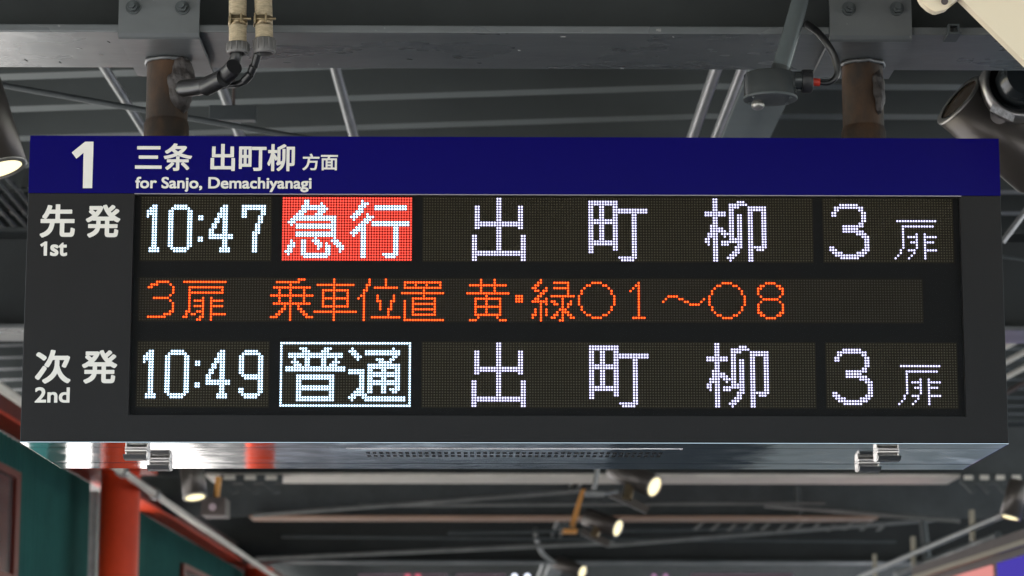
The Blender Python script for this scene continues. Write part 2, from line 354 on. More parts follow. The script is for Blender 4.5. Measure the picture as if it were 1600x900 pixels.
def module(name, row, c_off, ncol, nrow, glyphs, lit, bgset=None, label=None):
    x0 = gx0 + c_off*pt; z0 = rows[row]
    m = part(name, bxm((x0-pt*.75, YL-.0006, z0-(nrow-1)*pt-pt*.75), (x0+(ncol-1)*pt+pt*.75, YL-.0001, z0+pt*.75)), m_panel, board)
    if label: m['label'] = label
    used = set()
    for nm, key in glyphs:
        cs = cells(key)-used; used |= cs
        me = dots(cs, x0, z0, RL, .0020); me.materials.append(lit)
        if lit.name in m_halo:              # dim emissive rings paint a halo round each lit dot
            n_ = len(me.polygons); b1 = bmesh.new(); b1.from_mesh(me); b1.from_mesh(halo_rings(cs, x0, z0)); b1.faces.ensure_lookup_table()
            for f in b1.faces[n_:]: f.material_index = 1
            b1.to_mesh(me); b1.free(); me.materials.append(m_halo[lit.name])
        o = part(nm, me, None, m, kind='stuff')
    off = {(r, c) for r in range(nrow) for c in range(ncol)} - used
    if bgset:
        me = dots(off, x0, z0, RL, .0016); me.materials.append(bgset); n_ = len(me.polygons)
        b1 = bmesh.new(); b1.from_mesh(me); b1.from_mesh(halo_rings(off, x0, z0)); b1.faces.ensure_lookup_table()
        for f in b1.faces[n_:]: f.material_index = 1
        b1.to_mesh(me); b1.free(); me.materials.append(m_halo[bgset.name]); part('lit_background', me, None, m, kind='stuff')
    else: part('unlit_dots', dots(off, x0, z0, RO, .0008, 6), m_ledoff if nrow == 24 else m_ledoff2, m, kind='stuff')
TM = [('lit_numeral', 'one_big'), ('lit_numeral', 'zero_big'), ('lit_colon', 'colon_big'), ('lit_numeral', 'four_big')]
module('time_module', 'a', 0, 48, 24, TM+[('lit_numeral', 'seven_big')], m_white2, label='time display showing 10:47')
module('time_module', 'c', 0, 48, 24, TM+[('lit_numeral', 'nine_big')], m_white2, label='time display showing 10:49')
module('train_type_module', 'a', 52, 48, 24, [('lit_character', 'hurry'), ('lit_character', 'go')], m_white2, m_red, label='red train type display')
module('train_type_module', 'c', 52, 48, 24, [('lit_border', 'frame_line'), ('lit_character', 'fu'), ('lit_character', 'tsu')], m_white2, label='train type display with a white border')
DM = [('lit_character', 'de'), ('lit_character', 'machi'), ('lit_character', 'yanagi')]
CM = [('lit_numeral', 'three_big'), ('lit_character', 'door_small')]
for rw in 'ac':
    module('destination_module', rw, 104, 144, 24, DM, m_white)
    module('door_count_module', rw, 252, 48, 24, CM, m_white)
G['ring_two'] = (209, 0, G['ring_mid'][2])
module('message_module', 'b', 0, 288, 16, [('lit_numeral', 'three_mid')] + [('lit_character', k) for k in ('door_mid', 'ride', 'car', 'place', 'put', 'yellow')]
       + [('lit_dot', 'dot_mid'), ('lit_character', 'green'), ('lit_ring', 'ring_mid'), ('lit_numeral', 'one_mid'), ('lit_wave', 'wave'), ('lit_ring', 'ring_two'), ('lit_numeral', 'eight_mid')], m_amber,
       label='amber message line')

# ---- printed lettering, fitted to its place on the panel
def lettering(txt, box_px, off, parent, y=-.0011, name='lettering', sep=1.0):
    cu = bpy.data.curves.new('t', 'FONT'); cu.body = txt; cu.size = 1;  cu.resolution_u = 6; cu.space_character = sep
    to = bpy.data.objects.new('t', cu); C.objects.link(to); dg = bpy.context.evaluated_depsgraph_get()
    me = bpy.data.meshes.new_from_object(to.evaluated_get(dg)); bpy.data.objects.remove(to)
    xs = [v.co.x for v in me.vertices]; ys = [v.co.y for v in me.vertices]
    a = P(box_px[0], box_px[3], 0); b = P(box_px[2], box_px[1], 0)
    # the plate leans a little in the picture, so take both corners on the board's plane
    mid = (box_px[1]+box_px[3])/2; ax = P(box_px[0], mid, 0).x; bx = P(box_px[2], mid, 0).x
    sx = (bx-ax)/(max(xs)-min(xs)); sz = (b.z-a.z)/(max(ys)-min(ys))
    # heavier strokes: the outline laid down again, shifted all round by the stroke's extra half width
    w_, h_ = max(xs)-min(xs), max(ys)-min(ys); kx, kz = (w_-0)/(w_+2*off), h_/(h_+2*off); vs_, fs_ = [], []
    polys = [tuple(p.vertices) for p in me.polygons]
    for i in range(17):
        an = 2*math.pi*i/16; dx, dz = (0, 0) if i == 16 else (off*math.cos(an), off*math.sin(an)); n0 = len(vs_)
        dx = max(-off*.93, min(off*.93, dx*1.15)); dz = max(-off*.93, min(off*.93, dz*1.15))
        vs_ += [(ax+(v.co.x-min(xs)+off+dx)*sx*kx, y-i*.00002, a.z+(v.co.y-min(ys)+off+dz)*sz*kz) for v in me.vertices]
        fs_ += [tuple(q+n0 for q in p) for p in polys]
    me = bpy.data.meshes.new(name); me.from_pydata(vs_, [], fs_)
    return part(name, me, m_text, parent)
def poly_letter(pts_px, parent, y=-.0011):
    bm = bmesh.new(); bm.faces.new([bm.verts.new((P(x, yy, 0).x, y, P(x, yy, 0).z)) for x, yy in pts_px])
    return part('lettering', bm, m_text, parent)
z8 = lambda L: [(40+a/8, 220+b/8) for a, b in L]
poly_letter(z8([(577,148),(745,12),(850,12),(833,593),(716,593),(725,152),(636,225)]), hp)
OB = .022
lettering('三条', (211.3, 224.2, 300.3, 267), OB, hp)
lettering('出町柳', (329, 225.3, 460.7, 267.4), OB, hp)
lettering('方面', (472.6, 240.4, 527.9, 266.3), OB, hp)
lettering('for Sanjo, Demachiyanagi', (211.3, 277.1, 486.9, 299.9), .026, hp)
Y2 = -.0005
lettering('先', (62.6, 319.2, 117.5, 371.3), .026, ff, Y2)
lettering('発', (134, 319.9, 188, 371.3), .026, ff, Y2)
lettering('次', (55, 546.7, 110.8, 599.5), .026, ff, Y2)
lettering('発', (128, 547, 183.2, 599.5), .026, ff, Y2)
z9 = lambda L: [(30+a/8.889, 310+b/8.889) for a, b in L]
poly_letter(z9([(290,642),(360,598),(390,600),(385,796),(340,796),(342,655),(312,674)]), ff, Y2)
lettering('st', (78.4, 379, 105.1, 400.3), .028, ff, Y2)
lettering('2nd', (54.5, 605, 109, 629.2), .026, ff, Y2)

# ---- polished underside
zu = ZB
def under(name, y0, y1, x0=0, x1=W, dz=0, m=m_chrome, par=board, bev=.0015):
    return part(name, bxm((x0, y0, zu-.003-dz), (x1, y1, zu-.0005), bev), m, par)
yg1 = PZ(300, 697, ZB).y; yg2 = PZ(300, 721.3, ZB).y
under('bottom_strip', .0, yg1-.002)
hx0, hx1 = PZ(545, 708, ZB).x, PZ(1061, 708, ZB).x; hy0, hy1 = PZ(800, 697.5, ZB).y, PZ(800, 719, ZB).y
hy0 = max(hy0, yg1+.014)
under('bottom_door', yg1, yg2-.004)
under('bottom_strip', yg2+.004, D)
part('inner_gap', bxm((.004, .004, zu-.0002), (W-.004, D-.004, zu+.0012)), m_darkgap, board)
# ventilation plate: grid with real slots
hy1 = min(hy1, yg2-.02)
ncol = 46; vx0, vx1 = PZ(571, 707, ZB).x, PZ(1036, 707, ZB).x; pit = (vx1-vx0)/ncol
ra0, ra1, rb0, rb1 = PZ(800, 703.6, ZB).y, PZ(800, 706.6, ZB).y, PZ(800, 708.3, ZB).y, PZ(800, 711.3, ZB).y
zp = zu-.0041
bm = bmesh.new()
xs = [hx0]; hole = [False]
for i in range(ncol):
    xs += [vx0+i*pit+pit*.2, vx0+i*pit+pit*.8]; hole += [True, False]
xs.append(hx1); ys = [hy0, ra0, ra1, rb0, rb1, hy1]; yh = [False, True, False, True, False]
grid = [[bm.verts.new((x, y, zp)) for y in ys] for x in xs]
for i in range(len(xs)-1):
    for j in range(5):
        if not (hole[i] and yh[j]): bm.faces.new((grid[i][j], grid[i+1][j], grid[i+1][j+1], grid[i][j+1]))
ext = bmesh.ops.extrude_face_region(bm, geom=bm.faces[:]); 
for v in [g for g in ext['geom'] if isinstance(g, bmesh.types.BMVert)]: v.co.z += .0005
vp = part('vent_plate', bm, m_chrome, board)
part('vent_backing', bxm((vx0-.01, ra0-.01, zu-.0035), (vx1+.01, rb1+.01, zu-.0031)), m_darkgap, vp)
# draw latches
def latch(px, py, s):
    c = PZ(px, py, ZB); x, y = c.x, c.y; w_ = .024
    bm = bmesh.new(); box(bm, (x-w_, y-.02, zu-0.0084), (x+w_, y+.05, zu-0.0035), .0012)
    la = part('latch', bm, m_chrome2, board)
    bm = bmesh.new(); cyl(bm, (x-w_, y+.012, zu-0.0182), (x+w_, y+.012, zu-0.0182), .0055, 14); cyl(bm, (x-w_*.92, y+.03, zu-0.0154), (x+w_*.92, y+.03, zu-0.0154), .0055, 14)
    part('latch_barrel', bm, m_chrome2, la)
    bm = bmesh.new()
    prof = [(y+.032, zu-0.0224), (y+.0, zu-0.0273), (y-.03, zu-0.0259), (y-.042, zu-0.0175), (y-.038, zu-0.0161), (y-.028, zu-0.0224), (y+.0, zu-0.0238), (y+.032, zu-0.0189)]
    prism(bm, [(x-w_*1.05, a, b) for a, b in prof], (w_*2.1, 0, 0))
    part('latch_lever', bm, m_chrome2, la)
    for sx in (-1, 1):
        bm = bmesh.new(); box(bm, (x+sx*w_*.98-.0015, y-.005, zu-0.0224), (x+sx*w_*.98+.0015, y+.038, zu-0.0078), .0006)
        part('latch_cheek', bm, m_chrome2, la)
latch(214, 701, -1); latch(250, 718, -1); latch(1386, 703, 1); latch(1356, 720, 1)

# ---------------------------------------------------------------- front beam, brackets, posts
zf = P(800, 52, .05).z                       # underside of the flange
yb0, yb1 = .05, PZ(800, 108, zf).y
def steel_beam(label, x0, x1, y0, y1, z, hw=.40, grp='steel beams across the canopy', mf=m_flange, mw=m_webshade, wx=None):
    wx = wx or (x0, x1)
    t = thing('steel_beam', label, 'beam', ((x0+x1)/2, (y0+y1)/2, z), grp)
    part('lower_flange', bxm((x0, y0, z), (x1, y1, z+.018), .003), mf, t)
    ym = (y0+y1)/2
    part('web', bxm((wx[0], ym-.006, z+.0185), (wx[1], ym+.006, z+hw)), mw, t)
    part('upper_flange', bxm((wx[0], y0, z+hw+.0005), (wx[1], y1, z+hw+.018)), mw, t)
    return t
steel_beam('grey steel beam right above the departure board, closest to the viewer', -3.5, 5.5, yb0, yb1, zf)
def bracket(px0, px1, label):
    a = P(px0, 58, yb0-.012); b = P(px1, 58, yb0-.012)
    t = thing('beam_bracket', label, 'bracket', ((a.x+b.x)/2, yb0, zf), 'folded plates bolted round the beam')
    x0, x1 = a.x, b.x; z1 = zf+.45
    # folded plate as one profile swept along x
    pr = [(yb0-.014, z1), (yb0-.014, zf-.006), (yb0-.010, zf-.014), (yb0-.004, zf-.018), (yb1+.012, zf-.018), (yb1+.012, zf-.009), (yb0-.001, zf-.009), (yb0-.005, zf-.005), (yb0-.005, z1)]
    bm = bmesh.new(); prism(bm, [(x0, p, q) for p, q in pr], (x1-x0, 0, 0)); part('folded_plate', bm, m_flange, t)
    return t, x0, x1
def bolt(t, px, py, Y):
    c = P(px, py, Y)
    bm = bmesh.new(); cyl(bm, c, c+Vector((0, -.004, 0)), .0165, 20); wa = part('washer', bm, m_steel, t)
    bm = bmesh.new(); cyl(bm, c+Vector((0, -.004, 0)), c+Vector((0, -.016, 0)), .0125, 6); part('hex_nut', bm, m_steel, t)
    bm = bmesh.new(); cyl(bm, c+Vector((0, -.016, 0)), c+Vector((0, -.026, 0)), .0065, 10); part('bolt_end', bm, m_steel, t)
for (p0, p1, bs, lb) in ((184.5, 311, ((208, 12), (285, 12.5)), 'folded grey bracket plate above the rusty post on the conduit side'),
                     (1297, 1425, ((1326, 14), (1401, 14)), 'folded dark grey bracket plate above the rusty post beside the junction box')):
    t, x0, x1 = bracket(p0, p1, lb)
    for q in bs: bolt(t, q[0], q[1], yb0-.0142)
def post(px0, px1, pyc, label, side, top_py):
    Yp = .235; cx = P((px0+px1)/2, 150, Yp).x; r = (px1-px0)/2*S(Yp)
    t = thing('hanger_post', label, 'post', (cx, Yp, ZB+H), 'rusty posts carrying the board')
    zt = zf-.0185; zb = ZB+H+.001; zc = P(800, pyc, Yp).z
    bm = bmesh.new(); lathe(bm, (cx, Yp, zb), (cx, Yp, zt), [(0, r), (1, r)], 40); part('pipe', bm, m_rust, t)
    bm = bmesh.new(); lathe(bm, (cx, Yp, zb), (cx, Yp, zc), [(0, r*1.08), (.85, r*1.08), (1, r*1.0)], 40); part('collar', bm, m_rust, t)
    bm = bmesh.new(); n = 40
    prev = []
    for i in range(n):
        a = 2*math.pi*i/n; rr = r*1.06+.002*math.sin(a*7)+random.uniform(0, .0012)
        prev.append((cx+math.cos(a)*rr, Yp+math.sin(a)*rr, zt-.0045+random.uniform(-.002, .001)))
    tube(bm, prev+prev[:1], .0042, 8, 1); part('weld_bead', bm, m_flange, t)
    return t, cx, Yp, r
def putty(t, c, ax, seed, ratio):
    bm = bmesh.new(); bmesh.ops.create_icosphere(bm, subdivisions=4, radius=1)
    rnd = random.Random(seed); ph = [rnd.uniform(0, 6) for _ in range(6)]
    for v in bm.verts:
        p = v.co.copy(); k = 1+.10*math.sin(p.x*3+ph[0])*math.cos(p.z*4+ph[1])+.07*math.sin(p.z*9+ph[2]+p.y*3)+.04*math.sin(p.x*14+ph[3]+p.z*11)
        v.co = Vector((p.x*ax[0], p.y*ax[1], p.z*ax[2]))*k + c
    for f in bm.faces: f.smooth = True
    part('sealing_putty', bm, m_putty, t)
t, cx, Yp, r = post(228, 294.5, 190, 'rusty brown post with black cable entering through grey putty', 1, 80)
c = P(283, 132, Yp-r*.62); putty(t, c, (.033, .03, .062), 3, 1)
t, cx, Yp, r = post(1315, 1381, 197, 'rusty brown post beside the round junction box, putty lump on its flank', -1, 80)
c = P(1371, 145, Yp-r*.55); putty(t, c, (.017, .03, .056), 5, 1)

# ---- ribbed hoses with nuts and clamps
def hose(px, y_end, nut0, nut1, label, tilt=0, hollow=False):
    Y = -.07; s = S(Y); rr = 14.3*s
    a = P(px, -60, Y); b = P(px+tilt, y_end, Y)
    t = thing('ribbed_hose', label, 'hose', a, 'cream ribbed hoses')
    n = 75; prof = []
    for i in range(n):
        u0 = i/n; prof += [(u0, rr*.93), (u0+.3/n, rr), (u0+.7/n, rr)]
    prof.append((1, rr*.93))
    bm = bmesh.new(); lathe(bm, a, b, prof, 28, smooth=False); part('ribbed_sleeve', bm, m_cream, t)
    c0, c1 = P(px+tilt, nut0, Y), P(px+tilt*1.2, nut1, Y); R2 = 18.3*s
    bm = bmesh.new(); lathe(bm, c0, c1, [(0, R2*.8), (.06, R2*.97), (.9, R2*.97), (1, R2*.9), (1, R2*.72), (.7, R2*.70)], 28)
    nt_ = part('nut', bm, m_nut, t)
    for k in range(12):
        an = 2*math.pi*k/12; d = Vector((math.cos(an), math.sin(an), 0))
        bm = bmesh.new(); cyl(bm, c0.lerp(c1, .12)+d*R2*.96, c0.lerp(c1, .82)+d*R2*.96, R2*.085, 6); part('grip_rib', bm, m_nut, nt_)
    # clamp
    cc0, cc1 = P(px+tilt*.3, 27, Y), P(px+tilt*.3, 41, Y)
    bm = bmesh.new(); lathe(bm, cc0, cc1, [(0, rr*1.02), (0, rr*1.09), (1, rr*1.09), (1, rr*1.02)], 28, caps=False); cl = part('clamp_band', bm, m_brass, t)
    bm = bmesh.new()
    q = P(px-9, 33, Y)-Vector((0, rr*1.0, 0)); q2 = P(px+22, 33, Y)-Vector((0, rr*1.0, 0))
    cyl(bm, q, q2, 2.3*s, 10)
    for k in (-10, 7): 
        e = P(px+k, 33, Y)-Vector((0, rr*.95, 0)); box(bm, (e.x-.002, e.y-.012, e.z-.011), (e.x+.002, e.y+.012, e.z+.011), .0008)
    part('clamp_screw', bm, m_brass, cl)
    return Y, s
hose(371.5, 68, 66.5, 84, 'cream ribbed hose closer to the rusty post, grey nut on its end')
hose(410, 64, 60, 84, 'cream ribbed hose farther from the rusty post, open grey nut on its end', 3)
t = thing('black_cable', 'thick black taped cable bending from the grey nut into the rusty post', 'cable', P(290, 135, .1))
bm = bmesh.new(); s = S(0)
pp = [P(369, 70, -.07), P(368, 92, -.065), P(356, 112, -.04), P(338, 126, -.0), P(316, 135, .06), P(286, 138, .13)]
tube(bm, pp, lambda u: (7.5+6.5*min(1, u*1.5))*s, 16); part('cable', bm, m_black, t)
bm = bmesh.new(); cyl(bm, P(366, 104, -.085), P(345, 128, -.03), 13.5*s, 20); part('tape_wrap', bm, m_black, t)
bm = bmesh.new(); cyl(bm, P(350, 122, -.06), P(322, 137, .0), 13.8*s, 20); part('tape_wrap', bm, m_black, t)
t = thing('black_cable', 'thin black taped cable bending from the open grey nut', 'cable', P(400, 120, 0))
bm = bmesh.new()
tube(bm, [P(405, 70, -.07), P(402, 88, -.07), P(396, 106, -.06), P(388, 122, -.04), P(372, 131, -.02), P(350, 134, .03), P(318, 142, .08)], 5.2*s, 14); part('cable', bm, m_black, t)
for q in ((403, 85, 397, 104), (396, 104, 390, 118), (391, 116, 381, 127)):
    bm = bmesh.new(); cyl(bm, P(q[0], q[1], -.075), P(q[2], q[3], -.065), 6.6*s, 14); part('tape_wrap', bm, m_black, t)

# ---- round junction box, pipe and loop of cable
Yj = -.06; sj = S(Yj)
t = thing('junction_box', 'round dark grey junction box hanging under the beam with a small dome beneath', 'junction box', P(1203, 130, Yj))
c = P(1203.5, 152, Yj)
bm = bmesh.new(); lathe(bm, c+Vector((0, 0, 38*sj)), c, [(0, 40*sj), (.05, 42*sj), (.8, 42*sj), (1, 42.5*sj)], 40); part('drum', bm, m_gloss, t)
bm = bmesh.new(); lathe(bm, c+Vector((0, 0, -.0005)), c+Vector((0, 0, -.006)), [(0, 43.5*sj), (.6, 44*sj), (1, 43*sj)], 40); lid = part('lid', bm, m_steel, t)
for a in (35, 150, 215, 330):
    q = c+Vector((math.cos(math.radians(a)), math.sin(math.radians(a)), 0))*36*sj
    bm = bmesh.new(); cyl(bm, q+Vector((0, 0, -.006)), q+Vector((0, 0, -.009)), .004, 10); part('screw', bm, m_steel, lid)
q = P(1184, 164, Yj-.03); bm = bmesh.new(); bmesh.ops.create_uvsphere(bm, u_segments=16, v_segments=8, radius=11*sj)
for v in bm.verts: v.co.z *= .8; v.co += q
for f in bm.faces: f.smooth = True
part('dome', bm, m_spotrim, t)
bm = bmesh.new(); lathe(bm, P(1236, 126, Yj), P(1252, 126, Yj), [(0, 15*sj), (1, 15*sj)], 24); part('socket', bm, m_gloss, t)
bm = bmesh.new(); lathe(bm, P(1252.5, 127, Yj), P(1269, 127, Yj), [(0, 18*sj), (.1, 19*sj), (.9, 19*sj), (1, 17*sj)], 24); gl_ = part('cable_gland', bm, m_blackrough, t)
bm = bmesh.new(); lathe(bm, P(1269, 128, Yj), P(1281, 129, Yj), [(0, 6.5*sj), (1, 6.5*sj)], 14); part('red_ring', bm, mat('red tape', (.45, .03, .015), .5), gl_)
t2 = thing('conduit_pipe', 'stout grey pipe slanting down into the round junction box', 'pipe', P(1240, 40, Yj))
bm = bmesh.new(); tube(bm, [P(1258, -45, Yj+.02), P(1250, 0, Yj+.01), P(1238, 45, Yj), P(1218, 113, Yj-.012)], 14.5*sj, 20); part('pipe', bm, mat('glossy conduit paint', (.09, .105, .108), .22, spec=.6, noise=.1, nscale=8), t2)
bm = bmesh.new(); lathe(bm, P(1221, 104, Yj-.012), P(1216, 122, Yj-.012), [(0, 15.5*sj), (1, 17*sj)], 24); part('pipe_nut', bm, m_gloss, t2)
bm = bmesh.new(); tube(bm, [P(1281, 130, Yj), P(1296, 129, Yj), P(1308, 116, Yj), P(1305, 92, Yj), P(1292, 68, Yj), P(1277, 50, Yj+.02), P(1262, 38, Yj+.08)], lambda u: (3.2+min(1, u*2.2)*3)*sj, 12)
o = link('black_cable', bm, m_black); tag(o, 'looped black cable rising from the red ring of the junction box', 'cable')

# ---- cream board and cream bracket in the upper corner
Yc = -.45
bm = bmesh.new(); poly = [P(1500, -4, Yc), P(1604, 99, Yc), P(1700, 195, Yc), P(1900, 195, Yc), P(1900, -260, Yc), P(1250, -260, Yc)]
prism(bm, poly, (0, .03, 0)); bmesh.ops.bevel(bm, geom=bm.edges[:], offset=.003, segments=2, affect='EDGES')
o = link('cream_board', bm, m_creamboard); tag(o, 'plain cream board cutting diagonally across the upper corner', 'board')
t = thing('cream_bracket', 'small cream bracket with a dark screw, poking in beside the cream board', 'bracket', P(1470, 5, Yc))
bm = bmesh.new(); poly = [P(1436, -6, Yc), P(1441, 3, Yc), P(1452, 13, Yc), P(1463, 18, Yc), P(1480, 13, Yc), P(1487, 4, Yc), P(1500, -4, Yc), P(1505, -20, Yc), P(1436, -20, Yc)]
prism(bm, poly, (0, .03, 0)); bmesh.ops.bevel(bm, geom=bm.edges[:], offset=.002, segments=2, affect='EDGES'); part('bracket_arm', bm, m_creamboard, t)
bm = bmesh.new(); cyl(bm, P(1476, 2, Yc-.003), P(1476, 2, Yc-.012), .0075, 12); part('screw', bm, m_brown, t)
# beam clip
t = thing('beam_clip', 'tiny dark clip gripping the edge of the beam, near the cream board', 'clip', P(1490, 55, .04))
a = P(1480, 40, .045); b = P(1498, 54, .045)
bm = bmesh.new(); box(bm, (a.x, .03, b.z), (a.x+.004, .049, a.z)); box(bm, (b.x-.004, .03, b.z), (b.x, .049, a.z)); box(bm, (a.x+.0045, .03, a.z-.004), (b.x-.0045, .049, a.z)); box(bm, (a.x-.002, .02, zf-.006), (b.x+.002, .09, zf-.001), .001)
part('clip_body', bm, m_steel, t)

# ---------------------------------------------------------------- canopy roof
XR = P(1200, 110, .6).x + .12
def deck_z(x): return 3.92 - max(0, XR-x)*.037
t = thing('canopy_roof', 'dark grey ribbed metal canopy roof seen from below', 'roof', (1.5, 20, 3.9))
def deck(x0, x1, y0, y1, pitch, flat, h, mi_name):
    bm = bmesh.new(); n = int((y1-y0)/pitch); prev = None
    for i in range(n):
        yy = y0+i*pitch
        for dy, dz in ((0, 0), (flat, 0), (flat+.03, h), (pitch-.03, h)):
            cur = [bm.verts.new((x, yy+dy, deck_z(x)+dz)) for x in (x0, x1)]
            if prev:
                f = bm.faces.new((prev[0], prev[1], cur[1], cur[0])); f.material_index = 1 if (dy == flat) else 0
            prev = cur
    part(mi_name, bm, [m_deck, m_decklip], t)
deck(-4.2, XR-.001, -7, 45, .45, .085, .16, 'roof_sheet')
deck(XR+.001, 10.0, -7, 45, .45, .085, .16, 'roof_sheet')
part('roof_cover', bxm((-4.2, -7, 4.12), (10.0, 45, 4.14)), m_deck, t)
# lengthwise rafter running away above the board
xa = P(1165, 108, yb1+.1)
t = thing('steel_rafter', 'broad grey rafter running away from the beam behind the junction box', 'rafter', (XR, 5, 3.7))
zr = 3.62; ra = PZ(1150, 162, zr); rb = PZ(1229, 162, zr)
part('lower_flange', bxm((ra.x, .5, zr), (rb.x, 40, zr+.014), .002), m_rafter, t)
part('web', bxm(((ra.x+rb.x)/2-.005, .5, zr+.0145), ((ra.x+rb.x)/2+.005, 40, zr+.24)), m_steel, t)
def rod(name, label, cat, a, b, rad, m=m_galv, group=None, seg=14):
    o = link(name, cylm(a, b, rad, seg), m); return tag(o, label, cat, group)
zc_ = 3.5
def yrod(px, py, z, wpx, label, y1=40, m=m_galv, dx=0):
    a = PZ(px, py, z); r_ = wpx/2*S(a.y); return rod('conduit_pipe', label, 'pipe', (a.x, max(.45, a.y-6), z), (a.x+dx, y1, z), r_, m, 'straight conduits under the roof')
yrod(1100, 162, 3.5, 19, 'left tube of the close pair of grey pipes beside the rafter')
yrod(1138, 162, 3.48, 15, 'right tube of the close pair of grey pipes beside the rafter, with a joint ring')
def prod(px0, py0, Y0, px1, py1, Y1, wpx, label, name='conduit_pipe', cat='pipe', m=m_galv, group=None):
    return rod(name, label, cat, P(px0, py0, Y0), P(px1, py1, Y1), wpx/2*S((Y0+Y1)/2), m, group)
prod(150, 85, 2.0, 260, 258, 2.9, 15, 'grey pipe slanting down behind the left bracket to the rusty post')
prod(518, 85, 2.0, 565, 258, 2.9, 17, 'lone bright grey pipe slanting down behind the beam, middle left of board')
prod(327, 85, 2.0, 392, 258, 2.9, 17, 'grey pipe slanting down behind the black taped cables')
prod(-60, 122, 1.6, 500, 220, 1.6, 9.5, 'thin dark rod crossing behind the rusty post nearly level', 'tie_rod', 'rod', m_steel)
t = thing('cable_hanger', 'small dark channel on a threaded rod behind the taped cables', 'hanger', P(362, 175, 1.8))
a, b = P(326, 187, 1.8), P(400, 164, 1.8)
part('channel', bxm((a.x, 1.8, a.z), (b.x, 1.84, b.z), .003), m_steel, t)
part('threaded_rod', cylm(P(365, 164, 1.82), P(365, 90, 1.82), 2.6*S(1.8), 10), m_brown, t)

# ---------------------------------------------------------------- beams farther along
def beam_at(py, z, x0, x1, wpx, label, dep=.33):
    a = PZ(800, py, z); return steel_beam(label, x0, x1, a.y, a.y+dep, z)
zb_ = 3.25
steel_beam('steel beam seen only past both ends of the departure board', -3.0, 6.0, 4.75, 5.1, 3.25)
A = PZ(800, 744, zb_); steel_beam('far steel beam just under the departure board, pale lower edge', -.75, 4.05, A.y, A.y+.5, zb_, .35, mw=m_steel, mf=m_grey, wx=(-1.5, 7))
B = PZ(800, 809, zb_); steel_beam('farther steel beam with a brownish lower edge, crossing behind the twin spotlights', -.75, 4.0, B.y, B.y+.36, zb_, .4, mw=m_steel, mf=mat('warm grey paint', (.36, .23, .16), .5, noise=.2, nscale=2), wx=(-1.7, 7))
Cc = PZ(800, 878, zb_); steel_beam('farthest steel beam along the bottom edge of the picture', -1.7, 7, Cc.y, Cc.y+.4, zb_, .5, mf=m_steel)
def splice(px0, px1, py, n, Y, label):
    t = thing('splice_bracket', label, 'bracket', P((px0+px1)/2, py, Y), 'toothed splice brackets on the far beam')
    s_ = S(Y); a, b = P(px0, py, Y), P(px1, py+14, Y)
    part('bar', bxm((a.x, Y-.03, b.z), (b.x, Y+.02, a.z), .004), m_steel, t)
    for i in range(n):
        x = a.x+(b.x-a.x)*(i+.5)/n; w_ = (b.x-a.x)/n*.33
        bm = bmesh.new(); prism(bm, [(x-w_*1.3, Y-.05, b.z), (x+w_*.2, Y-.05, b.z), (x+w_*1.2, Y-.05, b.z-.055), (x+w_*.4, Y-.05, b.z-.065)], (0, .05, 0)); part('tooth', bm, m_steel, t)
        bm = bmesh.new(); box(bm, (x-w_, Y-.045, a.z-.035), (x+w_*.7, Y-.031, a.z-.005), .003); part('bolt_block', bm, m_grey, t)
splice(345, 442, 742, 3, A.y-.05, 'toothed bracket at the end of the far beam above the small grey camera')
splice(1500, 1600, 742, 4, A.y-.05, 'toothed bracket at the end of the far beam above the rail end')
# thin braces
for q in ((395, 805, 905, 767, 12.6, 'long thin brace climbing behind the brown edged beam towards the orange arm'), (905, 752, 1240, 738, 12.4, 'short thin brace behind the upper spotlight'),
          (400, 873, 960, 848, 16.4, 'thin brace low in the picture between the two farthest beams'), (950, 852, 1460, 812, 16.4, 'thin brace climbing to the far beam end, beneath the brown edge'),
          (1195, 790, 1500, 814, 12.6, 'thin dark brace falling towards the silver handrail')):
    prod(q[0], q[1], q[4], q[2], q[3], q[4], 7, q[5], 'brace_rod', 'rod', m_brace, 'thin braces between far beams')

